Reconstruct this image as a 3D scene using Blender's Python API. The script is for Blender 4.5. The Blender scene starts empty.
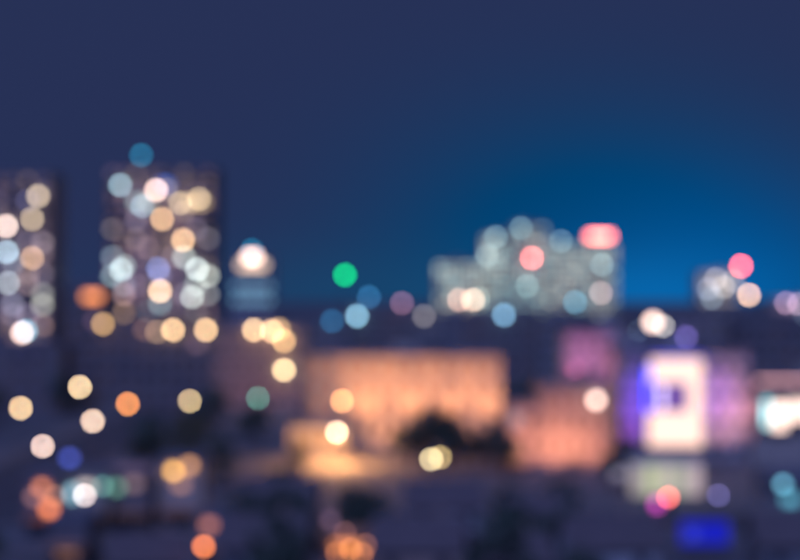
import bpy, math, random
from mathutils import Vector
R = math.radians
rng = random.Random(7)
scene = bpy.context.scene
COL = scene.collection

# ------------------------------------------------------------------ camera
F = 1604.0            # focal length in photo pixels (800 px wide)
CAMZ, HOR = 28.5, 297.0
cam = bpy.data.cameras.new('camera')
cam.sensor_width = 36.0
cam.lens = F / 800 * 36.0
cam.clip_start, cam.clip_end = 0.1, 20000
cam.dof.use_dof = True
cam.dof.focus_distance = 2.41
cam.dof.aperture_fstop = 2.0
cam.dof.aperture_blades = 0
camo = bpy.data.objects.new('camera', cam)
COL.objects.link(camo)
camo.location = (0, 0, CAMZ)
camo.rotation_euler = (R(90) + math.atan((HOR - 280) / F), 0, 0)
scene.camera = camo

# ------------------------------------------------------------------ night sky
w = bpy.data.worlds.new('World'); scene.world = w; w.use_nodes = True
nt = w.node_tree; nt.nodes.clear()
def N(t, **k):
    n = nt.nodes.new(t)
    for a, b in k.items(): setattr(n, a, b)
    return n
def mth(op, a, b=None, clamp=False):
    n = N('ShaderNodeMath', operation=op, use_clamp=clamp)
    for i, v in enumerate((a, b)):
        if v is None: continue
        if isinstance(v, (int, float)): n.inputs[i].default_value = v
        else: nt.links.new(v, n.inputs[i])
    return n.outputs[0]
tc = N('ShaderNodeTexCoord'); sep = N('ShaderNodeSeparateXYZ')
nt.links.new(tc.outputs['Generated'], sep.inputs[0])
sx, sy, sz = sep.outputs
az = mth('ARCTAN2', sx, sy)                      # 0 straight ahead, + to the right
el = mth('ARCSINE', sz)
def bump(az0, el0, saz, sel, k=1.0):             # the town's glow standing over the horizon
    a = mth('DIVIDE', mth('SUBTRACT', az, R(az0)), R(saz)); e = mth('DIVIDE', mth('SUBTRACT', el, R(el0)), R(sel))
    q = mth('ADD', mth('MULTIPLY', a, a), mth('MULTIPLY', e, e))
    return mth('MULTIPLY', mth('POWER', 2.718, mth('MULTIPLY', q, -1.0)), k, True)
def lin(c):
    return tuple(((v / 255) / 12.92 if v <= 10 else ((v / 255 + 0.055) / 1.055) ** 2.4) for v in c)
mixa = N('ShaderNodeMix', data_type='RGBA'); mixb = N('ShaderNodeMix', data_type='RGBA')
mixa.inputs[6].default_value = (*lin((39, 49, 86)), 1); mixa.inputs[7].default_value = (*lin((0, 62, 107)), 1)
mixb.inputs[7].default_value = (*lin((0, 82, 147)), 1)
nt.links.new(bump(7, 1.4, 8.2, 5.2, 1.35), mixa.inputs[0])
nt.links.new(mixa.outputs[2], mixb.inputs[6])
nt.links.new(bump(10.5, 0, 6, 3.6, 1.2), mixb.inputs[0])
sky = N('ShaderNodeTexSky', sky_type='NISHITA', sun_disc=False)
sky.sun_elevation = R(-4); sky.sun_rotation = R(200)
bg1 = N('ShaderNodeBackground'); bg2 = N('ShaderNodeBackground'); add = N('ShaderNodeAddShader'); out = N('ShaderNodeOutputWorld')
bg1.inputs[1].default_value = 1.0; bg2.inputs[1].default_value = 0.05
mixc = N('ShaderNodeMix', data_type='RGBA'); mixd = N('ShaderNodeMix', data_type='RGBA')
mixc.inputs[7].default_value = (*lin((22, 70, 110)), 1); mixd.inputs[7].default_value = (*lin((6, 106, 178)), 1)
nt.links.new(mixb.outputs[2], mixc.inputs[6]); nt.links.new(bump(1, 0, 9, 1.9, .75), mixc.inputs[0])
nt.links.new(mixc.outputs[2], mixd.inputs[6]); nt.links.new(bump(9, 0, 4.5, 1.5, .8), mixd.inputs[0])
nt.links.new(mixd.outputs[2], bg1.inputs[0]); nt.links.new(sky.outputs[0], bg2.inputs[0])
nt.links.new(bg1.outputs[0], add.inputs[0]); nt.links.new(bg2.outputs[0], add.inputs[1]); nt.links.new(add.outputs[0], out.inputs[0])

# bluish fill sun added from behind the camera to lift dark surfaces
sl = bpy.data.lights.new('fill_sun', 'SUN'); sl.energy = 1.45; sl.angle = R(20); sl.color = (0.26, 0.34, 1.0)
so = bpy.data.objects.new('fill_sun', sl); COL.objects.link(so)
so.rotation_euler = (R(48), 0, R(-20))

vs = scene.view_settings
vs.view_transform = 'Standard'; vs.look = 'None'; vs.exposure = 0; vs.gamma = 1; vs.use_curve_mapping = False
cy = scene.cycles
cy.use_adaptive_sampling = False
cy.use_denoising = True
cy.max_bounces = 4; cy.diffuse_bounces = 2; cy.glossy_bounces = 2; cy.transmission_bounces = 2
cy.sample_clamp_direct = 0; cy.sample_clamp_indirect = 2.0
cy.caustics_reflective = cy.caustics_refractive = False

# ------------------------------------------------------------------ helpers
def P(x, y, D):                                   # photo pixel on a sheet D metres ahead
    return Vector(((x - 400) / F * D, D, CAMZ + (HOR - y) / F * D))
def PX(x, D): return (x - 400) / F * D
def PZ(y, D): return CAMZ + (HOR - y) / F * D

MATS = {}
def mat(name, col, rough=0.85, noise=0.25, scale=0.6, metal=0.0):
    if name in MATS: return MATS[name]
    m = bpy.data.materials.new(name); m.use_nodes = True
    t = m.node_tree; b = t.nodes['Principled BSDF']
    b.inputs['Roughness'].default_value = rough; b.inputs['Metallic'].default_value = metal
    if noise:
        co = t.nodes.new('ShaderNodeTexCoord'); n = t.nodes.new('ShaderNodeTexNoise'); r = t.nodes.new('ShaderNodeValToRGB')
        n.inputs['Scale'].default_value = scale; n.inputs['Detail'].default_value = 5
        r.color_ramp.elements[0].position, r.color_ramp.elements[1].position = 0.3, 0.7
        r.color_ramp.elements[0].color = (*[c * (1 - noise) for c in col], 1)
        r.color_ramp.elements[1].color = (*[min(1, c * (1 + noise)) for c in col], 1)
        t.links.new(co.outputs['Object'], n.inputs['Vector']); t.links.new(n.outputs['Fac'], r.inputs[0]); t.links.new(r.outputs[0], b.inputs['Base Color'])
    else: b.inputs['Base Color'].default_value = (*col, 1)
    MATS[name] = m
    return m
def emit(col, s):
    key = ('e', tuple(round(c, 3) for c in col), round(s, 3))
    if key in MATS: return MATS[key]
    m = bpy.data.materials.new('lit_surface'); m.use_nodes = True
    t = m.node_tree; b = t.nodes['Principled BSDF']
    b.inputs['Base Color'].default_value = (0.05, 0.05, 0.05, 1); b.inputs['Roughness'].default_value = 0.4
    b.inputs['Specular IOR Level'].default_value = 0.0
    b.inputs['Emission Color'].default_value = (*col, 1); b.inputs['Emission Strength'].default_value = s
    MATS[key] = m
    return m
BLUR = 24.0                                       # lens blur disc of far things, photo pixels
def cover(wp, hp, rnd=False):                     # share of the blur disc that a lamp's sharp image fills
    if rnd: return min(1.0, (wp / BLUR) ** 2)
    n = c = 0
    for i in range(41):
        for j in range(41):
            u, v = (i / 20 - 1) * BLUR / 2, (j / 20 - 1) * BLUR / 2
            if u * u + v * v <= BLUR * BLUR / 4:
                n += 1; c += abs(u) <= wp / 2 and abs(v) <= hp / 2
    return max(c / n, 0.7 * wp * hp / (math.pi * BLUR * BLUR / 4) if max(wp, hp) < BLUR else c / n, 1e-3)
def lamp_mat(rgb, wm, hm, D, rnd=False, gain=1.0):   # how strong a lamp must glow to leave that colour behind the lens
    c = lin(rgb); mx = max(c); k = F / D
    s = 0.86 * gain * mx / cover(wm * k, hm * k, rnd)
    return emit(tuple(v / mx for v in c), s)

def mesh(name, verts, faces, smooth=False):
    me = bpy.data.meshes.new(name); me.from_pydata([tuple(v) for v in verts], [], faces); me.update()
    if smooth: me.polygons.foreach_set('use_smooth', [True] * len(me.polygons))
    return me
def obj(name, me, material=None, parent=None, loc=(0, 0, 0), rz=0.0):
    o = bpy.data.objects.new(name, me); COL.objects.link(o)
    o.location = loc; o.rotation_euler.z = rz
    if parent: o.parent = parent
    if material is not None and me is not None:
        if not me.materials: me.materials.append(material)
        elif me.materials[0] is not material:
            o.material_slots[0].link = 'OBJECT'; o.material_slots[0].material = material
    return o
def thing(name, label, cat, loc=(0, 0, 0), group=None, rz=0.0):
    o = obj(name, None, None, None, loc, rz); o['label'] = label; o['category'] = cat
    if group: o['group'] = group
    return o
def struct(o): o['kind'] = 'structure'; return o
class G:
    def __init__(s): s.v = []; s.f = []
    def quad(s, a, b, c, d):
        n = len(s.v); s.v += [a, b, c, d]; s.f.append((n, n + 1, n + 2, n + 3)); return s
    def box(s, x0, x1, y0, y1, z0, z1):
        n = len(s.v)
        s.v += [(x0, y0, z0), (x1, y0, z0), (x1, y1, z0), (x0, y1, z0), (x0, y0, z1), (x1, y0, z1), (x1, y1, z1), (x0, y1, z1)]
        s.f += [tuple(n + i for i in q) for q in ((3, 2, 1, 0), (4, 5, 6, 7), (0, 1, 5, 4), (1, 2, 6, 5), (2, 3, 7, 6), (3, 0, 4, 7))]
        return s
    def tube(s, pts, rad, seg=8):                 # tapered tube through points
        n0 = len(s.v); m = len(pts)
        for i, p in enumerate(pts):
            p = Vector(p); d = (Vector(pts[min(i + 1, m - 1)]) - Vector(pts[max(i - 1, 0)])).normalized()
            u = d.orthogonal().normalized(); q = d.cross(u)
            r = rad[i] if isinstance(rad, (list, tuple)) else rad
            for k in range(seg):
                a = 2 * math.pi * k / seg; s.v.append(tuple(p + (u * math.cos(a) + q * math.sin(a)) * r))
        for i in range(m - 1):
            for k in range(seg):
                a, b = n0 + i * seg + k, n0 + i * seg + (k + 1) % seg
                s.f.append((a, b, b + seg, a + seg))
        s.f.append(tuple(range(n0 + seg - 1, n0 - 1, -1))); s.f.append(tuple(range(n0 + (m - 1) * seg, n0 + m * seg)))
        return s
    def ball(s, c, r, seg=14, rings=8):
        n0 = len(s.v)
        for i in range(rings + 1):
            t = math.pi * i / rings
            for k in range(seg):
                a = 2 * math.pi * k / seg
                s.v.append((c[0] + r * math.sin(t) * math.cos(a), c[1] + r * math.sin(t) * math.sin(a), c[2] + r * math.cos(t)))
        for i in range(rings):
            for k in range(seg):
                a, b = n0 + i * seg + k, n0 + i * seg + (k + 1) % seg
                s.f.append((a, a + seg, b + seg, b))
        return s
    def mesh(s, name, smooth=False): return mesh(name, s.v, s.f, smooth)
    def put(s, name, m, parent=None, loc=(0, 0, 0), smooth=False, rz=0.0): return obj(name, s.mesh(name, smooth), m, parent, loc, rz)

# materials
CONC = mat('concrete', (0.25, 0.25, 0.25)); CREAM = mat('cream_render', (0.50, 0.44, 0.36)); PLUM = mat('lilac_render', (0.27, 0.23, 0.24))
PALE = mat('pale_render', (0.52, 0.52, 0.50)); GREYR = mat('grey_render', (0.30, 0.30, 0.28)); TERRA = mat('salmon_render', (0.46, 0.33, 0.26)); DARKR = mat('brown_render', (0.21, 0.19, 0.19))
ROOFM = mat('roof_felt', (0.22, 0.22, 0.24)); TILE = mat('clay_tiles', (0.19, 0.15, 0.14), scale=2.0); METAL = mat('lamp_metal', (0.16, 0.16, 0.17), 0.5, 0.1, 4, 0.6)
FRAME = mat('window_frame', (0.30, 0.30, 0.30), 0.5, 0.1); GLASS = mat('dark_glass', (0.03, 0.035, 0.045), 0.08, 0)
ASPH = mat('asphalt', (0.10, 0.10, 0.105), 0.9, 0.3, 0.3); PAVE = mat('paving', (0.24, 0.22, 0.20), 0.85, 0.25, 0.8); WHITE = mat('white_paint', (0.7, 0.7, 0.68), 0.6, 0.1)
GROUND = mat('ground', (0.17, 0.17, 0.17), 0.95, 0.45, 0.06); BARK = mat('bark', (0.16, 0.12, 0.09), 0.95, 0.4, 5); LEAF = mat('leaves', (0.11, 0.15, 0.10), 0.7, 0.5, 0.8)
WOOD = mat('painted_wood', (0.22, 0.16, 0.12), 0.7, 0.3, 3); CLOTH = mat('awning_cloth', (0.45, 0.22, 0.12), 0.9, 0.2, 2)

# ------------------------------------------------------------------ ground, roads
struct(G().quad((-5000, -300, 0), (5000, -300, 0), (5000, 9000, 0), (-5000, 9000, 0)).put('ground', GROUND))
av = struct(G().box(-67, -51, 216, 900, -0.2, 0.012).put('avenue_road', ASPH))
st = struct(G().box(-220, 220, 200.5, 212, -0.2, 0.008).put('cross_street_road', ASPH))
for i in range(60):
    G().box(-59.1, -58.9, 220 + i * 9, 224 + i * 9, 0, 0.006).put('lane_marking', WHITE, av, (0, 0, 0.011))
for i in range(48):
    G().box(-200 + i * 8.4, -196 + i * 8.4, 206.2, 206.4, 0, 0.006).put('lane_marking', WHITE, st, (0, 0, 0.007))
for x0, x1 in ((-72, -67), (-51, -46)):
    struct(G().box(x0, x1, 216, 900, -0.2, 0.13).put('pavement', PAVE))
struct(G().box(-220, 220, 196.5, 200.5, -0.2, 0.12).put('pavement', PAVE))
for x0, x1 in ((-220, -72), (-46, 220)):
    struct(G().box(x0, x1, 212, 215.8, -0.2, 0.12).put('pavement', PAVE))
plaza = struct(G().box(-24, 64, 216, 320, -0.2, 0.06).put('plaza_paving', PAVE))

# ------------------------------------------------------------------ buildings
WINM = {}
def window_meshes(ww, wh, near):
    k = (round(ww, 2), round(wh, 2), near)
    if k not in WINM:
        a, b, t = ww / 2, wh / 2, 0.07
        g = G(); g.box(-a, a, -0.05, 0.03, -b, -b + t); g.box(-a, a, -0.05, 0.03, b - t, b); g.box(-a, -a + t, -0.05, 0.03, -b + t, b - t); g.box(a - t, a, -0.05, 0.03, -b + t, b - t)
        g.box(-0.03, 0.03, -0.04, 0.02, -b + t, b - t)
        p = G().box(-a + 0.01, a - 0.01, 0.032, 0.05, -b + 0.01, b - 0.01) if near else G().box(-a, a, 0, 0.05, -b, b)
        WINM[k] = (g.mesh('window'), p.mesh('pane'))
    return WINM[k]
def facade(g, root, u, d, W, z0, z1, cols, rows, ww, wh, near, lit, org, rz):
    """grid of recessed openings; u along the wall, d into the wall; lit[(col,row)] = material, row 0 is the top floor"""
    cw, rh = W / cols, (z1 - z0) / rows
    ww, wh = min(ww, cw * 0.8), min(wh, rh * 0.75)
    def pt(a, z, k=0.0): return (org[0] + u[0] * a + d[0] * k, org[1] + u[1] * a + d[1] * k, z)
    fm, pm = window_meshes(ww, wh, near)
    for c in range(cols):
        for r in range(rows):
            a0, a1 = c * cw, (c + 1) * cw; b1 = z1 - r * rh; b0 = b1 - rh
            h0, h1 = (a0 + a1) / 2 - ww / 2, (a0 + a1) / 2 + ww / 2; v0 = (b0 + b1) / 2 - wh / 2; v1 = v0 + wh
            for q in (((a0, b0), (a1, b0), (h1, v0), (h0, v0)), ((a1, b0), (a1, b1), (h1, v1), (h1, v0)), ((a1, b1), (a0, b1), (h0, v1), (h1, v1)), ((a0, b1), (a0, b0), (h0, v0), (h0, v1))):
                g.quad(*[pt(*p) for p in q])
            ring = ((h0, v0), (h1, v0), (h1, v1), (h0, v1))
            for i in range(4):
                p, q = ring[i], ring[(i + 1) % 4]; g.quad(pt(*p), pt(*q), pt(*q, 0.3), pt(*p, 0.3))
            g.quad(*[pt(*p, 0.3) for p in ring])
            m = lit.get((c, r), GLASS)
            loc = pt((h0 + h1) / 2, (v0 + v1) / 2, 0.15)
            if near:
                f = obj('window', fm, FRAME, root, loc, rz); obj('pane', pm, m, f)
            else: obj('window', pm, m, root, loc, rz)
def building(name, label, cat, x0, x1, ytop, D, depth, wall, floors, cols, lit=(), group=None, ww=1.7, wh=1.6, side=True, balconies=False, z0=0.0, ground=0.0, sc=3, near=None, tank=True, wg=0.75, dim=None, dimk=1.0):
    """x0,x1,ytop: pixels of its front at D; lit: list of (px,py,rgb,gain)"""
    X0, X1, H = PX(x0, D), PX(x1, D), PZ(ytop, D)
    W = X1 - X0; cx = (X0 + X1) / 2
    root = thing(name, label, cat, (cx, D, z0), group)
    near = D < 330 if near is None else near
    H -= z0; g = G(); a = W / 2; top = H - 0.9
    cw, rh = W / cols, (top - ground) / floors
    L = {}
    for px, py, rgb, gain in lit:
        gain *= wg
        c = int((PX(px, D) - X0) / cw); r = int((H + z0 - 0.9 - PZ(py, D)) / rh)
        if 0 <= c < cols and 0 <= r < floors: L[(c, r)] = lamp_mat(rgb, min(ww, cw * .8), min(wh, rh * .75), D, gain=gain)
    if dim:
        for c in range(cols):
            for r in range(floors):
                if (c, r) not in L and rng.random() < 0.85: L[(c, r)] = emit(rng.choice(dim), dimk * rng.choice((.12, .22, .35)))
    facade(g, root, (1, 0), (0, 1), W, ground, top, cols, floors, ww, wh, near, L, (-a, 0), 0)
    s = -1 if cx > 0 else 1
    if side: facade(g, root, (0, 1), (-s, 0), depth, ground, top, sc, floors, ww, wh, near, {}, (s * a, 0), s * math.pi / 2)
    else: g.quad((s * a, 0, 0), (s * a, depth, 0), (s * a, depth, top), (s * a, 0, top))
    g.quad((-s * a, 0, 0), (-s * a, depth, 0), (-s * a, depth, top), (-s * a, 0, top))
    g.quad((-a, depth, 0), (a, depth, 0), (a, depth, top), (-a, depth, top))
    if ground: g.quad((-a, 0, 0), (a, 0, 0), (a, 0, ground), (-a, 0, ground)); g.quad((s * a, 0, 0), (s * a, depth, 0), (s * a, depth, ground), (s * a, 0, ground)) if side else None
    g.put('wall', wall, root)
    r = G().box(-a - 0.15, a + 0.15, -0.15, depth + 0.15, top, top + 0.25)
    r.box(-a - 0.1, a + 0.1, -0.1, 0.15, top + 0.25, H).box(-a - 0.1, a + 0.1, depth - 0.15, depth + 0.1, top + 0.25, H).box(-a - 0.1, -a + 0.15, 0.15, depth - 0.15, top + 0.25, H).box(a - 0.15, a + 0.1, 0.15, depth - 0.15, top + 0.25, H)
    rf = r.put('roof', ROOFM, root)
    if tank:
        q = rng.uniform(-0.3, 0.1) * W
        G().box(q, q + min(5, W * .25), depth * .4, depth * .4 + 4, top + 0.25, top + 2.4).put('stair_house', wall, rf)
        t = rng.uniform(0.15, 0.3) * W
        G().tube([(t, depth * .6, top + .25), (t, depth * .6, top + 1.9), (t, depth * .6, top + 2.1)], [1.1, 1.1, 0.3], 12).put('water_tank', METAL, rf)
    if balconies:
        for r_ in range(floors):
            zb = top - (r_ + 1) * rh
            for b0, b1 in balconies:
                gb = G().box(-a + b0 * W, -a + b1 * W, -1.3, -0.01, zb - 0.1, zb + 0.06)
                gb.box(-a + b0 * W, -a + b1 * W, -1.3, -1.22, zb + 0.06, zb + 0.75)
                gb.put('balcony', CONC, root)
    return root

# ------------------------------------------------------------------ lamps of all kinds
def ball_mesh(d):
    k = ('ball', round(d, 2))
    if k not in WINM: WINM[k] = G().ball((0, 0, 0), d / 2).mesh('globe', True)
    return WINM[k]
def street_lamp(x, y, D, rgb, label, d=0.6, gain=1.0, group=None):
    p = P(x, y, D); h = p.z
    t = thing('street_lamp', label, 'street lamp', (p.x, p.y, 0), group)
    G().tube([(0, 0, 0), (0, 0, 0.5), (0, 0, 0.55)], [0.19, 0.19, 0.11]).put('base', METAL, t)
    G().tube([(0, 0, 0.5), (0, 0, h - d / 2 - 0.08)], [0.1, 0.06]).put('pole', METAL, t)
    G().tube([(0, 0, h - d / 2 - 0.1), (0, 0, h - d / 2 + 0.05)], [0.08, 0.2]).put('collar', METAL, t)
    obj('globe', ball_mesh(d), lamp_mat(rgb, d, d, D, True, gain), t, (0, 0, h))
    G().tube([(0, 0, h + d / 2 - 0.04), (0, 0, h + d / 2 + 0.07)], [0.16, 0.03]).put('cap', METAL, t)
    return t
def wall_lamp(x, y, D, rgb, label, d=1.2, gain=1.0, group=None):   # on a wall whose face is at D
    p = P(x, y, D - 0.9 - d / 2)
    t = thing('wall_lamp', label, 'lamp', (p.x, D, p.z), group)
    G().box(-0.25, 0.25, -0.12, 0.0, -0.25, 0.25).box(-0.06, 0.06, -0.95, -0.12, -0.06, 0.06).put('bracket', METAL, t)
    obj('globe', ball_mesh(d), lamp_mat(rgb, d, d, D, True, gain), t, (0, -0.9 - d / 2, 0))
    return t
def roof_lamp(x, y, D, rgb, label, zroof, d=1.2, gain=1.0, group=None, name='roof_lamp'):
    p = P(x, y, D)
    t = thing(name, label, 'lamp', (p.x, D, zroof), group)
    h = p.z - zroof
    G().tube([(0, 0, 0), (0, 0, h - d / 2)], [0.16, 0.08]).put('mast', METAL, t)
    G().box(-0.5, 0.5, -0.5, 0.5, 0, 0.12).put('base', METAL, t)
    G().tube([(0, 0, h - d / 2 - 0.1), (0, 0, h - d / 2 + 0.08)], [0.1, 0.3]).put('collar', METAL, t)
    obj('globe', ball_mesh(d), lamp_mat(rgb, d, d, D, True, gain), t, (0, 0, h))
    return t
def light_sign(name, x0, x1, y0, y1, D, rgb, label, cat='sign', gain=1.0, posts=None, group=None, wallD=None, thick=0.35):
    """a flat lit box, x0..y1 in pixels; on posts down to the ground or fixed to the wall behind"""
    a, b = P(x0, y1, D), P(x1, y0, D); cx = (a.x + b.x) / 2; wm, hm = b.x - a.x, b.z - a.z
    zb = 0 if posts is True else (posts if posts else a.z)
    t = thing(name, label, cat, (cx, D, zb), group)
    G().box(-wm / 2 - .1, wm / 2 + .1, 0, thick, a.z - zb - .1, b.z - zb + .1).put('casing', METAL, t)
    G().box(-wm / 2, wm / 2, -0.06, -0.003, a.z - zb, b.z - zb).put('lit_face', lamp_mat(rgb, wm, hm, D, gain=gain), t)
    if posts is not None:
        for s in (-.35, .35): G().box(s * wm - .09, s * wm + .09, 0.08, 0.26, 0, a.z - zb - .1).put('post', METAL, t)
    elif wallD:
        for s in (-.35, .35): G().box(s * wm - .06, s * wm + .06, thick, wallD - D, (a.z + b.z) / 2 - zb - .06, (a.z + b.z) / 2 - zb + .06).put('bracket', METAL, t)
    return t
def flood(x, yy, z, aim, rgb, power, label, angle=80, group=None, blend=0.6, poleto=0.0):
    """floodlight on a short pole throwing light at a wall: its own spot inside"""
    t = thing('floodlight', label, 'floodlight', (x, yy, poleto), group)
    d = (Vector(aim) - Vector((x, yy, z))).normalized()
    G().tube([(0, 0, 0), (0, 0, z - poleto - .25)], [0.09, 0.06]).put('pole', METAL, t)
    hd = G().box(-.4, .4, -.28, .28, -.3, -.05).put('housing', METAL, t, (0, 0, z - poleto))
    q = d.to_track_quat('-Z', 'Y'); 
    hd.rotation_euler = (q @ Vector((0, 0, 1)).rotation_difference(Vector((0, 0, 1)))).to_euler()
    L = bpy.data.lights.new('flood_beam', 'SPOT'); L.energy = power; L.color = rgb; L.spot_size = R(angle); L.spot_blend = blend; L.shadow_soft_size = 0.25
    lo = bpy.data.objects.new('flood_beam', L); COL.objects.link(lo); lo.parent = t
    lo.location = Vector((0, 0, z - poleto)) + d * 0.4; lo.rotation_euler = q.to_euler()
    for ch in (hd,): ch.location = Vector((0, 0, z - poleto)) + d * 0.05
    return t

WARM, PEACH, TAN, AMBER, ORANGE = (255, 222, 190), (255, 226, 208), (205, 180, 140), (215, 165, 85), (240, 140, 70)
CW, TEAL, BLUEW = (175, 200, 205), (40, 115, 140), (150, 195, 215)

# --- apartment tower cut by the frame edge
building('apartment_tower', 'lilac grey apartment tower with one row of bright white lamps beside the avenue', 'tower', -70, 50, 172, 430, 18, PLUM, 22, 8,
         [(42, 238, (125, 110, 115), 1), (40, 300, (150, 150, 140), 1), (40, 290, (130, 130, 125), 1), (28, 283, (125, 105, 105), 1), (11, 301, (120, 120, 140), 1), (24, 312, (110, 100, 120), 1), (32, 270, (120, 100, 95), 1), (6, 320, (110, 100, 115), 1),
          (40, 322, (120, 95, 90), 1), (25, 205, (75, 75, 110), 1), (44, 275, (95, 85, 95), 1), (6, 268, (120, 125, 140), 1), (28, 240, (95, 85, 100), 1), (44, 256, (95, 80, 85), 1)], balconies=((0.55, 0.95),), tank=False, dim=((1.0, .62, .72), (1.0, .68, .55), (.8, .6, .95)), dimk=1.3)
g = 'lamps on the lilac tower'
for x, y, c, l in ((6, 226, (250, 222, 208), 'brightest cool white lamp high on the lilac edge tower'), (7, 252, (165, 190, 205), 'bluish white lamp under the brightest lamp of the lilac tower'), (8, 283, (150, 160, 165), 'dim grey white lamp midway up the lilac tower'),
                   (38, 196, (188, 168, 140), 'tan lamp at the very top corner of the lilac tower'), (32, 219, (180, 160, 132), 'second tan lamp down the corner of the lilac tower'), (32, 258, (188, 150, 115), 'browner tan lamp halfway down the corner of the lilac tower'),
                   (22, 333, (252, 216, 200), 'bright white lamp low on the lilac tower above the street'), (26, 331, (100, 160, 180), 'cyan tinged lamp right beside the low white lamp')):
    wall_lamp(x, y, 430, c, l, 1.3, 1.0, g)

# --- tall slab tower
building('apartment_tower', 'tall wide apartment tower with cream lit top floor and scattered window lights', 'tower', 106, 214, 166, 480, 20, PLUM, 24, 9,
         [(112, 272, (130, 150, 155), 1), (126, 268, (150, 165, 165), 1), (120, 284, (110, 115, 130), 1), (125, 297, (150, 120, 120), 1), (118, 262, (110, 125, 135), 1), (134, 206, (110, 125, 125), 1), (150, 200, (120, 115, 105), 1),
          (190, 262, (160, 170, 165), 1.2), (205, 275, (175, 180, 170), 1.2), (195, 285, (150, 160, 155), 1), (190, 297, (165, 170, 165), 1), (206, 297, (130, 130, 130), 1), (200, 310, (120, 110, 105), 1), (160, 305, (120, 140, 145), 1), (152, 315, (110, 125, 130), 1),
          (120, 312, (125, 100, 80), 1), (130, 318, (120, 95, 70), 1), (145, 250, (105, 85, 85), 1), (172, 255, (110, 92, 95), 1), (205, 240, (95, 90, 95), 1), (130, 240, (100, 85, 80), 1), (160, 275, (110, 105, 135), 1), (115, 225, (95, 85, 80), 1), (140, 222, (95, 85, 100), 1),
          (184, 215, (110, 95, 90), 1), (200, 225, (90, 80, 95), 1), (178, 290, (100, 90, 100), 1), (140, 285, (95, 80, 95), 1)], balconies=((0.0, 0.25), (0.42, 0.58), (0.75, 1.0)), dim=((1.0, .58, .66), (1.0, .68, .5), (.85, .55, .85)), dimk=1.7)
g = 'lamps on the tall tower'
for x, y, c, l in ((120, 185, (130, 160, 170), 'grey blue lamp near the upper corner of the tall tower'), (156, 190, (252, 216, 200), 'brightest peach lamp high on the tall tower'), (166, 189, (95, 88, 85), 'dull tan lamp touching the brightest lamp of the tall tower'),
                   (142, 206, (115, 140, 150), 'faint blue grey lamp below the brightest lamp of the tall tower'), (162, 219, (222, 178, 132), 'tan orange lamp below the cream band of the tall tower'), (180, 203, (170, 150, 118), 'cream lamp at the inner end of the tall tower sign'), (199, 199, (185, 162, 125), 'cream lamp at the corner end of the tall tower sign'), (183, 240, (235, 190, 140), 'lone tan orange lamp midway on the tall tower'),
                   (197, 269, (185, 198, 195), 'pale white lamp on the lower corner of the tall tower'), (121, 270, (160, 175, 175), 'pale grey lamp on the lower avenue side of the tall tower'), (158, 269, (100, 115, 165), 'violet blue lamp at the middle of the tall tower'),
                   (160, 291, (255, 214, 172), 'bright peach lamp low on the tall tower'), (192, 297, (165, 175, 170), 'pale lamp under the white lower corner lamp of the tall tower')):
    wall_lamp(x, y, 480, c, l, 1.4, 1.0, g)
light_sign('roof_sign', 182, 206, 200, 205, 478, (205, 175, 130), 'long cream lit sign board near the top of the tall tower', wallD=480, gain=0.9)
light_sign('roof_sign', 160, 170, 182, 186, 478, (22, 60, 125), 'small deep blue lit sign high on the tall tower', wallD=480)
roof_lamp(141, 155, 488, (20, 98, 128), 'teal beacon on a mast above the tall tower', PZ(166, 480) - .65, 1.4)

# --- slim tower with a lit crown
building('slim_tower', 'slim tower with a brightly lit crown and pale teal upper floors', 'tower', 233, 272, 256, 600, 14, PALE, 18, 5,
         [(x, y, (70, 105, 120), .3) for x in (238, 245, 253, 260, 268) for y in (286, 297)], sc=2, tank=False)
light_sign('crown_sign', 239, 266, 262, 268, 598.5, (250, 215, 190), 'wide cream sign board across the crown of the slim tower', wallD=600)
light_sign('crown_sign', 246, 258, 254, 260, 598.6, (285, 238, 218), 'compact glaring white panel on top of the slim tower', posts=PZ(256, 600), gain=1.0)
roof_lamp(252, 250, 606, (10, 90, 120), 'deep teal beacon above the lit crown', PZ(256, 600) - .65, 1.6)

# --- far stepped complex
PG = (112, 138, 142)
def speck(x0, x1, y0, y1, n, seed, lo=0.5, hi=1.2):
    r = random.Random(seed)
    return [(r.uniform(x0, x1), r.uniform(y0, y1), r.choice([(122, 140, 138), (138, 146, 138), (150, 148, 135), (105, 135, 135)]), r.uniform(lo, hi) * 0.34) for _ in range(n)]
CG = 'blocks of the far stepped complex'
building('office_block', 'low stepped end block of the far complex with cream lamps at its foot', 'building', 436, 482, 262, 700, 18, GREYR, 16, 7, speck(436, 482, 264, 305, 34, 1, .5, 1.1), CG, sc=2, dim=((.8, 1.0, .9), (.98, 1.0, .82), (.78, 1.0, .95)), dimk=2.2)
building('office_block', 'tall narrow block of the far complex with teal white windows', 'building', 483, 512, 234, 705, 18, GREYR, 19, 5, speck(484, 511, 236, 305, 30, 2), CG, sc=2, dim=((.8, 1.0, .9), (.98, 1.0, .82), (.78, 1.0, .95)), dimk=2.2)
building('office_block', 'tallest middle block of the far complex below the pink red lamp', 'building', 513, 546, 224, 700, 18, GREYR, 20, 5, speck(514, 545, 228, 305, 30, 3, .4, 1.0), CG, sc=2, dim=((.8, 1.0, .9), (.98, 1.0, .82), (.78, 1.0, .95)), dimk=2.2)
building('office_block', 'wide outer block of the far complex under the red roof sign', 'building', 547, 617, 243, 702, 20, GREYR, 18, 10, speck(548, 616, 238, 305, 52, 4, .45, 1.0), CG, sc=2, dim=((.8, 1.0, .9), (.98, 1.0, .82), (.78, 1.0, .95)), dimk=2.2)
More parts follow.
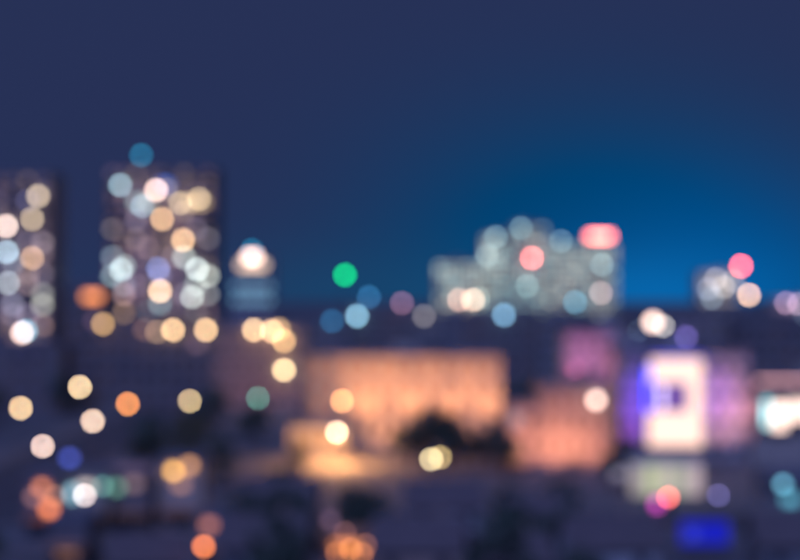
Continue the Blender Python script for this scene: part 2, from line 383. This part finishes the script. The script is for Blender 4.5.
for x, y, D, c, l in ((496, 237, 705, (120, 150, 155), 'grey lamp near the top of the tall narrow block'), (487, 256, 705, (125, 142, 142), 'grey lamp halfway down the tall narrow block'), (521, 228, 700, (115, 145, 150), 'grey lamp at the top of the tallest middle block'),
                      (561, 241, 702, (115, 142, 148), 'grey lamp at the upper corner of the wide outer block'), (602, 265, 702, (125, 150, 155), 'pale lamp on the wide outer block under the roof sign'), (601, 293, 702, (165, 140, 138), 'pinkish lamp low on the wide outer block'),
                      (459, 300, 700, (210, 165, 145), 'peach lamp at the foot of the low stepped block'), (473, 300, 700, (235, 195, 165), 'cream lamp at the foot of the low stepped block'), (478, 298, 700, (140, 150, 140), 'grey green lamp at the foot of the low stepped block'),
                      (527, 286, 700, (120, 150, 150), 'grey lamp low on the tallest middle block'), (514, 303, 705, (110, 145, 150), 'faint lamp at the street end of the tallest middle block')):
    wall_lamp(x, y, D, c, l, 1.7, 0.55 if c[0] < 160 else .75, 'lamps on the far complex')
wall_lamp(532, 258, 700, (268, 128, 125), 'pink red lamp on the middle block of the far complex', 1.8)
light_sign('roof_sign', 588, 612, 233.5, 239, 701, (440, 222, 196), 'long glowing red roof sign on the far complex', posts=PZ(243, 702) - .65, gain=1.0)

# --- far pair at the glow
building('office_block', 'small far block topped by a red lamp in the blue glow', 'building', 700, 738, 272, 800, 18, GREYR, 14, 6, [(704 + i * 6, 276 + j * 7, (150, 138, 132), .07) for i in range(6) for j in range(4)], sc=2)
for x, y, c in ((708, 289, (105, 112, 130)), (716, 279, (135, 128, 128)), (724, 287, (140, 132, 125)), (733, 281, (120, 115, 115)), (712, 298, (95, 110, 120))):
    wall_lamp(x, y, 800, c, 'pale lamp in the cluster on the small far block', 2.0, .8, 'lamps on the small far block')
roof_lamp(741, 266, 806, (330, 128, 118), 'round red lamp on the roof of the small far block', PZ(272, 800) - .65, 2.6, 1.0)

# --- dark middle-distance blocks
def mid(x0, x1, yt, D, wall, fl, cols, label, lit=()):
    return building('apartment_block', label, 'building', x0, x1, yt, D, 14, wall, fl, cols, lit, 'dark mid-rise blocks', sc=2, dim=((1.0, .62, .6), (.5, .6, 1.0), (.7, .6, .8)), dimk=.14)  # faint glow added in most front panes to soften the window grid
mid(-40, 62, 345, 392, DARKR, 4, 6, 'unlit low block at the foot of the lilac edge tower')
mid(68, 110, 284, 420, DARKR, 9, 4, 'dark block with an orange lit sign below its roof', [(90, 315, (75, 55, 70), 1)])
light_sign('wall_sign', 84, 101, 293, 300, 418, (235, 140, 85), 'long orange lit sign on the dark block beside the tall tower', wallD=420, gain=1.0)
mid(99, 216, 318, 400, DARKR, 6, 9, 'long low block with a row of warm lamps before the tall tower', [(150, 326, (110, 80, 70), 1), (190, 345, (80, 60, 70), 1)])
g = 'warm lamps on the long low block'
for x, y, c, l in ((103, 324, (185, 145, 90), 'dull amber lamp at the end of the long low block'), (157, 332, (130, 105, 80), 'faint brown lamp on the long low block'), (173, 330, (250, 205, 150), 'bright warm lamp midway on the long low block'), (206, 330, (250, 205, 150), 'bright warm lamp at the far end of the long low block')):
    wall_lamp(x, y, 400, c, l, 1.2, 1.0, g)
mid(214, 306, 326, 360, TERRA, 5, 8, 'reddish low block carrying a cluster of warm lamps')
g = 'cluster of warm lamps on the reddish block'
for x, y, c, l in ((254, 330, (250, 208, 155), 'first warm lamp of the cluster on the reddish block'), (272, 331, (245, 200, 150), 'middle warm lamp of the cluster on the reddish block'), (279, 329, (175, 140, 95), 'dull warm lamp in the cluster on the reddish block'), (284, 341, (215, 172, 115), 'lower warm lamp of the cluster on the reddish block'), (284, 370, (255, 226, 170), 'large bright cream lamp low on the reddish block')):
    wall_lamp(x, y, 360, c, l, 1.1, 1.0, g)
for x in (232, 262, 292):
    flood(PX(x, 360), 353, 1, (PX(x, 360), 360, 14), (1.0, .42, .3), 700, 'dim warm floodlight at the foot of the reddish block', 100, 'floodlights of the reddish block')
mid(300, 352, 318, 520, CONC, 7, 5, 'plain dark block behind the long lit facade, teal lamp on top')
mid(352, 414, 307, 545, DARKR, 8, 6, 'dark block with a dusty pink roof lamp')
mid(414, 472, 312, 500, CONC, 7, 5, 'dark block with an olive lamp on its wall')
mid(470, 540, 309, 475, DARKR, 7, 6, 'dark block with a pale blue lamp below its roof')
mid(540, 596, 313, 450, CONC, 6, 5, 'dark block with a faint teal roof lamp')
mid(594, 652, 318, 425, DARKR, 6, 5, 'dark block behind the purple lit building')
mid(652, 740, 313, 430, CONC, 6, 7, 'dark block with a lilac lamp behind the tall light sign')
mid(738, 832, 318, 415, DARKR, 6, 8, 'wide unlit block behind the white shop lights')
mid(768, 850, 299, 560, CONC, 9, 6, 'tall dark block with pinkish windows past the unlit wide block', [(800, 318, (90, 110, 130), 1)])
for x, y, D, c, l in ((332, 321, 520, (25, 80, 115), 'deep teal lamp on the plain dark block'), (357, 316, 545, (130, 178, 200), 'light blue lamp on the dark block below the green beacon'), (424, 316, 500, (105, 100, 100), 'olive grey lamp on a dark block'), (504, 315, 475, (110, 155, 185), 'pale blue lamp on a dark block below the far complex'),
                      (402, 303, 545, (120, 85, 105), 'dusty pink lamp on a dark block'), (786, 303, 560, (140, 110, 130), 'pinkish lamp at the top of the tall dark block'), (799, 304, 560, (150, 125, 140), 'paler pinkish lamp at the corner of the tall dark block'), (797, 320, 560, (70, 115, 135), 'faint teal lamp under the pinkish pair'),
                      (686, 337, 430, (88, 75, 140), 'lilac lamp on the dark block behind the tall light sign')):
    wall_lamp(x, y, D, c, l, 1.5)
roof_lamp(369, 297, 550, (40, 88, 125), 'slate blue lamp on a roof mast', PZ(307, 545) - .65, 1.5)
roof_lamp(575, 302, 455, (75, 125, 145), 'faint teal lamp on a roof mast', PZ(313, 450) - .65, 1.3)
roof_lamp(749, 295, 420, (255, 205, 165), 'peach lamp on a roof mast under the red lamp', PZ(318, 415) - .65, 1.2)
# green beacon mast
p = P(345, 275, 345)
t = thing('beacon_mast', 'slender mast with a vivid green beacon above the long lit facade', 'mast', (p.x, 345, 0))
for sx_, sy_ in ((-1, -1), (1, -1), (1, 1), (-1, 1)): G().tube([(sx_ * 1.1, sy_ * 1.1, 0), (sx_ * .15, sy_ * .15, p.z - .5)], [.07, .04], 6).put('leg', METAL, t)
for i in range(10):
    z = 2 + i * 2.8; r = 1.1 - .95 * z / p.z
    G().box(-r, r, -r - .03, -r + .03, z, z + .07).box(-r, r, r - .03, r + .03, z, z + .07).box(-r - .03, -r + .03, -r, r, z + .08, z + .15).box(r - .03, r + .03, -r, r, z + .08, z + .15).put('brace', METAL, t)
obj('beacon', ball_mesh(1.0), lamp_mat((0, 208, 110), 1.0, 1.0, 345, True), t, (0, 0, p.z))

# ------------------------------------------------------------------ floodlit long building
D1 = 300
b1 = building('civic_building', 'long four storey building with its facade floodlit orange', 'building', 310, 499, 353, D1, 16, CREAM, 4, 12, [(318 + 15.7 * i, 362 + 17 * j, (235, 150, 105), rng.uniform(.12, .2)) for i in range(12) for j in range(4)], ww=1.5, wh=2.0, ground=2.0, near=True)  # pane glow added to bring the windows near the floodlit wall tone
Wm = PX(499, D1) - PX(310, D1); Hm = PZ(353, D1)
for i in range(13):
    xx = -Wm / 2 + Wm * i / 12
    G().box(xx - .35, xx + .35, -0.45, -0.003, 0, Hm - 1.4).put('pilaster', CREAM, b1)
G().box(-Wm / 2 - .5, Wm / 2 + .5, -.8, -.12, Hm - 1.4, Hm - .6).put('cornice', CREAM, b1)
G().box(-1.3, 1.3, -.12, -.004, 0, 3.2).put('door', WOOD, b1)
c1x = (PX(499, D1) + PX(310, D1)) / 2
for x, pw, zz, an in ((325, .5, 9, 70), (342, .7, 6, 70), (366, 1.75, 12, 50), (388, .5, 6, 80), (411, 1.75, 12, 46), (451, 1.45, 12, 46), (470, .4, 8, 80), (490, 1.5, 11.5, 46)):
    xx = PX(x, D1)
    flood(xx, D1 - 8.5, 1.0, (xx, D1, zz), (1.0, 0.40, 0.17), 9800 * pw, 'floodlight on a short pole before the long orange facade', an, 'floodlights of the long facade')
an = building('side_annex', 'low golden lit annex at the end of the long facade', 'building', 290, 346, 424, 286, 8, CREAM, 1, 4, [(297 + 14 * i, 438, (240, 165, 80), .12) for i in range(4)], ww=1.6, wh=1.8, ground=1.2, near=True, tank=False)
for x in (300, 330):
    flood(PX(x, 286), 281.5, .8, (PX(x, 286), 286, 3), (1.0, .45, .12), 500, 'floodlight glowing amber at the golden annex', 100, 'annex floodlights')
# right lower salmon building
D2 = 262
b2 = building('shop_house', 'lower salmon lit building beside the long facade with a round white lamp', 'building', 540, 612, 384, D2, 12, TERRA, 3, 5, [(547 + 14.3 * i, 394 + 20 * j, (205, 125, 105), rng.uniform(.08, .2)) for i in range(5) for j in range(3)], ww=1.3, wh=1.8, ground=2.5, near=True)
G().box(-1.1, 1.1, -.12, -.004, 0, 2.4).put('door', WOOD, b2)
building('shop_wing', 'unevenly lit two storey wing joined to the salmon building', 'building', 508, 539.5, 402, D2 + 1, 10, TERRA, 2, 2, [(516, 412, (150, 140, 150), .5)], ww=1.3, wh=1.8, ground=2.5, near=True, tank=False)
for i, x in enumerate((522, 556, 588)):
    flood(PX(x, D2), D2 - 6.5, .9, (PX(x, D2), D2, 6), (1.0, 0.42, 0.25), 5000 * (.75, 1, .8)[i], 'floodlight on a short pole before the salmon building', 90, 'floodlights of the salmon building')
wall_lamp(596, 400, D2, (252, 216, 200), 'large round white lamp high on the salmon building', 1.3, 1.0)

# purple mall and tall light sign
D3 = 275
building('cinema_building', 'broad building washed in purple and magenta behind the tall light sign', 'building', 622, 750, 350, D3, 20, PALE, 4, 8, [], ww=1.4, wh=1.2, near=True)
building('rear_hall', 'set back hall washed in pink purple above the salmon building', 'building', 566, 648, 331, 296, 14, PALE, 5, 6, [], ww=1.2, wh=1.2, near=True)
for x, z, pw, c in ((630, 1, 3600, (.6, .08, 1.0)), (724, 1, 4600, (1.0, .40, .42)), (736, 8, 2200, (1.0, .38, .45)), (650, 12, 3600, (.12, .05, 1.0)), (706, 10, 2600, (.25, .06, 1.0))):
    flood(PX(x, D3), D3 - 9, z, (PX(x, D3), D3, 11), c, pw, 'floodlight throwing purple light up the broad building', 80, 'purple floodlights')
for x in (585, 625):
    flood(PX(x, 296), 282, PZ(384, D2) + .2, (PX(x, 296), 296, 19), (1.0, .2, .42) if x < 600 else (.8, .08, .85), 4600, 'floodlight throwing pink light up the set back hall', 95, 'pink floodlights')
DS = 255
s = thing('light_sign', 'tall glaring white sign with a lilac notch and a blue side tube', 'sign', (PX(678, DS), DS, 0))
k = DS / F; X = lambda x: (x - 678) * k
G().box(X(645), X(704), 0.15, 0.6, PZ(452, DS), PZ(357, DS)).put('back_panel', METAL, s)
for x in (655, 698): G().box(X(x) - .2, X(x) + .2, .2, .55, 0, PZ(452, DS)).put('post', METAL, s)
SB = emit((1.0, 0.65, 0.54), 1.6)
for x0, x1, y0, y1 in ((650.5, 702, 359, 382), (688, 702, 382.3, 411.7), (648, 702, 412, 446)):
    G().box(X(x0), X(x1), -.25, .147, PZ(y1, DS), PZ(y0, DS)).put('light_panel', SB, s)
G().box(X(646.8), X(649), -.25, .147, PZ(411, DS), PZ(368, DS)).put('blue_tube', emit((.03, .05, 1.0), 6.0), s)
G().box(X(652), X(703), -.25, .147, PZ(356.4, DS), PZ(355.2, DS)).put('blue_tube', emit((.03, .05, 1.0), 2.2), s)
G().box(X(650.5), X(687.5), -.05, .147, PZ(411.6, DS), PZ(382.4, DS)).put('lilac_panel', emit((.42, .2, .9), .42), s)
G().box(X(659), X(663), -.2, -.053, PZ(408, DS), PZ(386, DS)).put('lilac_tube', emit((.65, .52, .9), 3.2), s)
roof_lamp(653, 322, 300, (252, 216, 200), 'bright white roof lamp above the set back hall', PZ(331, 296) - .65, 1.9, 1.45)
roof_lamp(663, 326, 312, (170, 165, 160), 'grey white lamp half hidden by the bright roof lamp', 0, 0.9)
roof_lamp(640, 332, 306, (105, 130, 150), 'pale teal lamp beside the bright roof lamp', PZ(331, 296) - .65, 1.0)

# right edge shop with white lights
b4 = building('shop_building', 'low shop building with glaring white light panels on its front', 'building', 752, 870, 376, 270, 14, CREAM, 3, 8, [], ww=1.3, wh=1.6, ground=4, near=True)
for x0, x1, y0, y1, c, l in ((772, 786, 403, 429, (252, 216, 200), 'upright white light panel on the low shop building'), (764, 769, 400, 426, (110, 165, 170), 'dimmer teal white upright panel beside the white one'), (787.5, 830, 401, 420, (252, 216, 200), 'wide white light panel along the low shop building')):
    light_sign('lit_panel', x0, x1, y0, y1, 268.5, c, l, wallD=270, gain=2.3)

light_sign('lit_panel', 757, 835, 379.5, 382, 269, (165, 120, 125), 'thin dusky glow strip added for the lit wall top of the low shop building', wallD=270)  # glowing strip added in place of light falling on the wall top
# lower right: pavilion, traffic light, blue panel, teal shop
pv = thing('glass_pavilion', 'low glass pavilion glowing pale cream green under a flat roof', 'pavilion', (PX(666, 226), 226, 0.06))
a = PX(702, 226) - PX(666, 226); zt = PZ(462, 226)
G().box(-a, a, 0, 6, 0, .15).put('floor_slab', PAVE, pv)
G().box(-a - .4, a + .4, -.5, 6.4, zt - .3, zt).put('roof', WHITE, pv)
for i in range(6):
    x = -a + 2 * a * i / 5; G().box(x - .06, x + .06, .1, .25, .15, zt - .3).put('mullion', FRAME, pv)
cs = [(160, 150, 150), (180, 185, 150), (190, 182, 168), (165, 165, 150), (185, 165, 170)]
for i in range(5):
    x = -a + 2 * a * i / 5; G().box(x + .07, x + 2 * a / 5 - .07, .14, .2, .5, zt - .35).put('pane', lamp_mat(cs[i], 2.0, 2.6, 226, gain=.75), pv)
for s_ in (-1, 1): G().box(s_ * a - .05, s_ * a + .05, .3, 5.9, .15, zt - .3).put('side_wall', GLASS, pv)
G().box(-a + .1, a - .1, 5.7, 5.85, .15, zt - .3).put('rear_wall', WHITE, pv)
light_sign('lit_panel', 612, 632, 470, 478, 235, (110, 105, 125), 'long dull white panel beside the glass pavilion', posts=True, gain=.8)
def traffic(x, y, D, active, label):
    p = P(x, y, D); t = thing('traffic_light', label, 'traffic light', (p.x, D, 0.12))
    cols = {'red': (245, 105, 95), 'green': (70, 125, 110)}; dz = {'red': 0, 'amber': -.75, 'green': -1.5}
    zr = p.z - .12 - dz[active]
    G().tube([(0, .1, 0), (0, .1, zr - 2)], .08).put('pole', METAL, t)
    G().box(-.42, .42, -.05, .3, zr - 2.0, zr + .5).put('housing', METAL, t)
    for k_ in ('red', 'amber', 'green'):
        m = lamp_mat(cols[k_], .6, .6, D, True) if k_ == active else mat('unlit_lens_' + k_, {'red': (.25, .03, .03), 'amber': (.3, .15, .02), 'green': (.02, .2, .08)}[k_], .3, 0)
        G().tube([(0, -.12, zr + dz[k_]), (0, -.051, zr + dz[k_])], .3, 16).put('lens', m, t)
        G().box(-.34, .34, -.35, -.051, zr + dz[k_] + .31, zr + dz[k_] + .34).put('visor', METAL, t)
traffic(668, 497, 199.5, 'red', 'traffic light showing red at the cross street')
traffic(258, 398, 300, 'green', 'traffic light showing green beside the long facade')
light_sign('neon_sign', 653, 660, 499, 508, 206 + 8, (150, 45, 135), 'small magenta lit sign behind the red traffic light', posts=True)
street_lamp(718, 495, 200, (85, 80, 130), 'faint lilac street lamp by the cross street', .55)
light_sign('billboard', 680, 728, 521, 544, 176, (22, 30, 215), 'wide deep blue lit billboard on two posts', 'billboard', posts=True, gain=.85)
bb = [o for o in COL.objects if o.name == 'billboard'][0]
A, B = P(687, 539, 175.8), P(697, 530, 175.8)
G().box(A.x - bb.location.x, B.x - bb.location.x, -.14, -.063, A.z, B.z).put('pale_face', lamp_mat((70, 80, 215), B.x - A.x, B.z - A.z, 176, gain=.2), bb)
ts = building('teal_shop', 'small shop with teal lit signs at the cross street', 'shop', 766, 850, 474, 222, 8, CONC, 1, 5, [], ww=1.4, wh=1.3, near=True, tank=False, side=False)
for x0, x1, y0, y1, c, l in ((779, 786, 481, 487, (75, 125, 145), 'upper teal lit sign on the small shop'), (783, 797, 495, 504, (70, 130, 150), 'wide lower teal lit sign on the small shop')):
    light_sign('shop_sign', x0, x1, y0, y1, 221.2, c, l, wallD=222)

# ------------------------------------------------------------------ street lamps
for x, y, D, c, l in ((43, 446, 219, (252, 216, 200), 'brightest white street lamp on the avenue beside the blue sign'), (93, 421, 259, (254, 218, 190), 'bright cream street lamp on the avenue, second from the cross street'), (80, 387, 346, (255, 220, 172), 'cream street lamp far along the avenue'),
                      (21, 408, 287, (255, 214, 160), 'cream yellow street lamp across the avenue'), (128, 404, 296, (250, 155, 80), 'orange street lamp on the avenue'), (190, 401, 304, (215, 185, 135), 'beige street lamp set back from the avenue'),
                      (85, 495, 186, (235, 215, 210), 'white street lamp before the little shops'), (204, 546, 150, (250, 135, 70), 'strong orange street lamp among the houses'), (337, 432, 273, (254, 218, 188), 'glaring white lamp on the plaza beside the long facade'), (342, 401, 292, (250, 175, 110), 'soft orange lamp standing close to the long facade'),
                      (431, 459, 232, (235, 215, 165), 'cream lamp on the plaza before the dark trees'), (440, 457, 236, (190, 165, 110), 'yellowish lamp touching the cream plaza lamp')):
    street_lamp(x, y, D, c, l, .7 if D > 250 else .55, 1.1 if c[0] > 249 else 1.0)
def plaza_pool(x, y, z, pw, c, r=.3):
    L = bpy.data.lights.new('lamp_light', 'POINT'); L.energy = pw; L.color = c; L.shadow_soft_size = r
    o = bpy.data.objects.new('lamp_light', L); COL.objects.link(o); o.location = (x, y, z); return o
q = P(337, 432, 273); plaza_pool(q.x, q.y, q.z - .6, 19000, (1, .45, .15))
light_sign('blue_sign', 66, 74, 455, 461, 212, (50, 62, 140), 'dim blue lit sign on posts by the avenue', posts=True)

# ------------------------------------------------------------------ little shops
def shop(x0, x1, D, ht, label, wall, signs, awn=None):
    X0, X1 = PX(x0, D), PX(x1, D); W = X1 - X0
    t = thing('small_shop', label, 'shop', ((X0 + X1) / 2, D, 0)); a = W / 2
    G().box(-a, a, 0, 7, 0, ht).put('wall', wall, t)
    G().box(-a - .2, a + .2, -.3, 7.2, ht, ht + .3).put('roof', ROOFM, t)
    G().box(-a + .4, a - 1.5, -.05, -.003, .6, 2.4).put('shop_window', GLASS, t)
    G().box(a - 1.3, a - .4, -.06, -.003, 0, 2.2).put('door', WOOD, t)
    aw = G(); aw.v = [(-a + .2, -.01, 3.0), (a - .2, -.01, 3.0), (a - .2, -1.4, 2.5), (-a + .2, -1.4, 2.5), (-a + .2, -.01, 2.92), (a - .2, -.01, 2.92), (a - .2, -1.4, 2.42), (-a + .2, -1.4, 2.42)]
    aw.f = [(0, 1, 2, 3), (7, 6, 5, 4), (3, 2, 6, 7), (0, 3, 7, 4), (1, 5, 6, 2)]; aw.put('awning', CLOTH, t)
    for x0, x1, y0, y1, c, gn in signs:
        A, B = P(x0, y1, D - .4), P(x1, y0, D - .4)
        bx = t.location.x
        G().box(A.x - bx, B.x - bx, -.4, -.1, A.z, B.z).put('lit_sign', lamp_mat(c, B.x - A.x, B.z - A.z, D, gain=gn), t)
        G().box(A.x - bx + .1, B.x - bx - .1, -.098, -.004, A.z + .1, B.z - .1).put('sign_bracket', METAL, t)
shop(25, 62, 188, 7.6, 'small shop with orange lit signs by the pavement', DARKR, [(38, 46, 484, 491, (165, 95, 60), .9), (52, 58, 494, 498, (110, 75, 60), .8), (45, 54, 505, 513, (210, 115, 65), 1), (30, 38, 494, 500, (95, 65, 65), 1)])
shop(66, 108, 190, 7.6, 'small shop with pale teal and white lit signs', CONC, [(70, 75, 488, 499, (110, 150, 165), 1), (80, 92, 484, 490, (135, 125, 120), 1), (100, 106, 484, 488, (60, 95, 90), 1)])
shop(112, 150, 192, 7.8, 'small shop with dim green and brown lit signs', DARKR, [(113, 121, 484, 491, (60, 92, 80), 1), (128, 140, 480, 488, (88, 70, 72), 1), (116, 150, 466, 473, (66, 54, 76), .8)])
shop(158, 202, 194, 8.6, 'taller small shop with amber lit signs', CREAM, [(170, 177, 468, 474, (190, 140, 65), 1), (186, 193, 462, 469, (150, 105, 65), 1), (176, 186, 482, 488, (105, 75, 65), 1)])
shop(197, 226, 164, 5.6, 'little shop with a dull orange sign behind the orange street lamp', CONC, [(204, 215, 521, 529, (140, 85, 70), 1)])
shop(48, 88, 166, 5.4, 'little shop with a dull brown sign in front of the shop row', DARKR, [(58, 76, 545, 556, (125, 85, 70), .9)])

# orange lit stall
D4 = 170
sx0 = PX(348, D4); t = thing('market_stall', 'open stall with a warm orange lit front', 'stall', (sx0, D4, 0))
for ax in (-2.2, 2.2):
    for ay in (0, 2.6): G().box(ax - .06, ax + .06, ay - .06, ay + .06, 0, 3.2).put('post', WOOD, t)
aw = G(); aw.v = [(-2.8, -.6, 2.9), (2.8, -.6, 2.9), (2.8, 1.3, 4.0), (-2.8, 1.3, 4.0), (2.8, 3.2, 2.9), (-2.8, 3.2, 2.9)]; aw.f = [(0, 1, 2, 3), (3, 2, 4, 5)]; aw.put('awning', CLOTH, t)
G().box(-2.1, 2.1, .1, .7, 0, 1.0).put('counter', WOOD, t)
G().box(-2.1, 2.1, 2.5, 2.58, 0, 3.0).put('rear_wall', CREAM, t)
G().box(-1.6, .9, -.65, -.45, 2.1, 2.6).put('lit_sign', lamp_mat((190, 112, 62), 2.5, .6, D4), t)
for bx, bz, c in ((-1.2, 1.5, (150, 88, 55)), (.3, 1.9, (190, 115, 62)), (1.5, 1.4, (165, 98, 58)), (1.9, 2.3, (120, 75, 58)), (-.3, 3.6, (95, 62, 60))):
    obj('bulb', ball_mesh(.5), lamp_mat(c, .5, .5, D4, True, .8), t, (bx, -.3, bz))
    G().tube([(bx, -.3, bz + .24), (bx, -.3, max(bz + .4, 3.0))], .03, 6).put('bulb_cord', METAL, t)
light_sign('lit_sign_board', 327, 334, 515, 524, 176, (75, 55, 70), 'dim reddish board on posts behind the open stall', posts=True)

# ------------------------------------------------------------------ houses
def make_house(W, Dp, h, rh):
    me = {}
    a, b = W / 2, Dp
    g = G(); g.v = [(-a, 0, 0), (a, 0, 0), (a, b, 0), (-a, b, 0), (-a, 0, h), (a, 0, h), (a, b, h), (-a, b, h), (-a, b / 2, h + rh), (a, b / 2, h + rh)]
    g.f = [(0, 1, 5, 4), (1, 2, 6, 9, 5), (2, 3, 7, 6), (3, 0, 4, 8, 7)]; me['wall'] = g.mesh('wall')
    e, sl_ = .5, rh / (b / 2); g = G()
    for s_, yb in ((1, 0), (-1, b)):
        y0 = yb - s_ * e; z0 = h - e * sl_
        g.v += [(-a - e, y0, z0 + .03), (a + e, y0, z0 + .03), (a + e, b / 2, h + rh + .03), (-a - e, b / 2, h + rh + .03), (-a - e, y0, z0 + .2), (a + e, y0, z0 + .2), (a + e, b / 2, h + rh + .2), (-a - e, b / 2, h + rh + .2)]
        n = len(g.v) - 8; g.f += [tuple(n + i for i in q) for q in ((0, 1, 2, 3), (7, 6, 5, 4), (0, 1, 5, 4), (1, 2, 6, 5), (3, 0, 4, 7))]
    me['roof'] = g.mesh('roof')
    me['chimney'] = G().box(a * .4, a * .4 + .6, b * .55, b * .55 + .6, h, h + rh + .9).mesh('chimney')
    me['door'] = G().box(-.45, .45, -.06, -.003, 0, 2.05).mesh('door')
    me['f'], me['p'] = window_meshes(1.2, 1.2, True)
    return me
H1, H2 = make_house(8, 8, 5.2, 2.4), make_house(7, 7, 3.4, 2.2)
occ = []
def house(x, y, M_, W, wall, two):
    t = thing('house', 'unlit %s house with %s walls and a pitched tile roof among dark trees' % ('two storey' if two else 'single storey', {CREAM: 'cream', PALE: 'pale grey', CONC: 'concrete', TERRA: 'salmon'}[wall]), 'house', (x, y, 0), 'unlit low houses', R(rng.uniform(-6, 6)))
    obj('wall', M_['wall'], wall, t); rf = obj('roof', M_['roof'], TILE, t); obj('chimney', M_['chimney'], TERRA, rf); obj('door', M_['door'], WOOD, t)
    for xx in (-W * .3, W * .3):
        for z in ((1.5, 3.9) if two else (1.6,)):
            f = obj('window', M_['f'], FRAME, t, (xx, -.06, z)); obj('pane', M_['p'], GLASS, f)
    occ.append((x - 5.5, x + 5.5, y - 2, y + 10))
for i, (x, y) in enumerate(((-45, 150), (-24, 152), (-13, 150), (1.5, 148), (10.8, 152), (20, 149), (38, 151), (50, 153), (-14, 181), (5, 178), (16, 181), (53, 180), (65, 178), (-62, 178))):
    two = i % 3 != 1
    house(x, y, H1 if two else H2, 8 if two else 7, (CREAM, PALE, CONC, TERRA)[i % 4], two)

# ------------------------------------------------------------------ trees
def make_tree(seed, h, rad):
    r = random.Random(seed); tr = G(); lf = G()
    tr.tube([(0, 0, 0), (.1, .05, h * .25), (.05, -.1, h * .5), (0, 0, h * .85)], [.28, .2, .13, .03])
    cl = []
    for i in range(9):
        a = i * 2.4 + r.uniform(-.4, .4); z0 = h * r.uniform(.28, .6); L = rad * r.uniform(.5, .95)
        e = (math.cos(a) * L, math.sin(a) * L, z0 + h * r.uniform(.1, .3))
        tr.tube([(0, 0, z0), (e[0] * .5, e[1] * .5, z0 + (e[2] - z0) * .4), e], [.09, .06, .02], 5); cl.append(e)
    for i in range(22):
        a, q, zz = r.uniform(0, 6.28), math.sqrt(r.random()), r.uniform(-1, 1)
        s_ = math.sqrt(max(0, 1 - zz * zz)); cl.append((math.cos(a) * rad * .8 * q * s_, math.sin(a) * rad * .8 * q * s_, h * .64 + zz * h * .33))
    for c in cl:
        cr = rad * r.uniform(.2, .36)
        for _ in range(75):
            d = Vector((r.gauss(0, 1), r.gauss(0, 1), r.gauss(0, 1))).normalized() * cr * r.random() ** .4
            p_ = Vector(c) + d; n = (d.normalized() + Vector((r.gauss(0, .6), r.gauss(0, .6), r.gauss(0, .6)))).normalized()
            u = n.orthogonal().normalized() * .22 * r.uniform(.6, 1.3); v = n.cross(u).normalized() * .14
            lf.quad(p_ - u, p_ - v, p_ + u, p_ + v)
    return tr.mesh('trunk', True), lf.mesh('crown')
TREES = [make_tree(s_, h, q) for s_, h, q in ((1, 8.0, 3.2), (2, 6.5, 2.6), (3, 9.5, 3.4))]
def tree(x, y, k, sc, label, group):
    t = thing('leafy_tree', label % ('broad', 'small', 'tall')[k], 'tree', (x, y, 0), group, rng.uniform(0, 6.28)); t.scale = (sc, sc, sc)
    obj('trunk', TREES[k][0], BARK, t); obj('crown', TREES[k][1], LEAF, t)
    occ.append((x - 2.5, x + 2.5, y - 2.5, y + 2.5))
for x, D, k, sc in ((412, 266, 0, .9), (428, 262, 0, 1.3), (446, 264, 0, 1.2), (462, 266, 1, 1.05), (492, 262, 0, 1.05), (478, 268, 1, .8), (398, 286, 1, .7), (506, 258, 1, 1.0), (300, 262, 1, .7), (625, 248, 1, 1.0), (612, 240, 1, .8)):
    tree(PX(x, D), D, k, sc, 'dark %s leafy tree on the plaza before the lit facades', 'plaza trees')
CLEAR = [(703, 40, 176), (348, 38, 170), (666, 55, 226), (785, 38, 222), (718, 22, 200), (435, 30, 232), (67, 30, 166), (209, 26, 164), (204, 24, 150), (45, 34, 188), (87, 36, 190), (131, 34, 192), (180, 36, 194), (668, 24, 214)]   # things seen between the trees
def hides(x, y): return any(abs(400 + x / y * F - c) < w_ + 22 and y < D_ for c, w_, D_ in CLEAR)
n = 0
for i in range(900):
    y = rng.uniform(140, 198); x = rng.uniform(-.27, .27) * y
    if y > 196 or hides(x, y) or any(a - 2 < x < b + 2 and c - 2 < y < d + 2 for a, b, c, d in occ) or abs(x - PX(348, D4)) < 5 and y < 175 or abs(x - 33.2) < 5 and y < 178 or (x < -20 and y > 159) or (abs(x + 18) < 4 and y < 172): continue
    tree(x, y, rng.randrange(3), rng.uniform(.7, 1.05), 'dark %s leafy tree among the unlit low houses', 'trees among the houses'); n += 1
    if n > 46: break
n = 0
for i in range(900):
    y = rng.uniform(220, 395); x = rng.uniform(-.27, .27) * y
    if -75 < x < -43 or (-26 < x < 75 and y < 325) or (y > 340 and x > -48 and x < -5) or (y > 388): continue
    if any(a - 2 < x < b + 2 and c - 2 < y < d + 2 for a, b, c, d in occ): continue
    tree(x, y, rng.randrange(3), rng.uniform(.8, 1.25), 'dark %s leafy tree on open ground near the avenue', 'trees near the avenue'); n += 1
    if n > 40: break
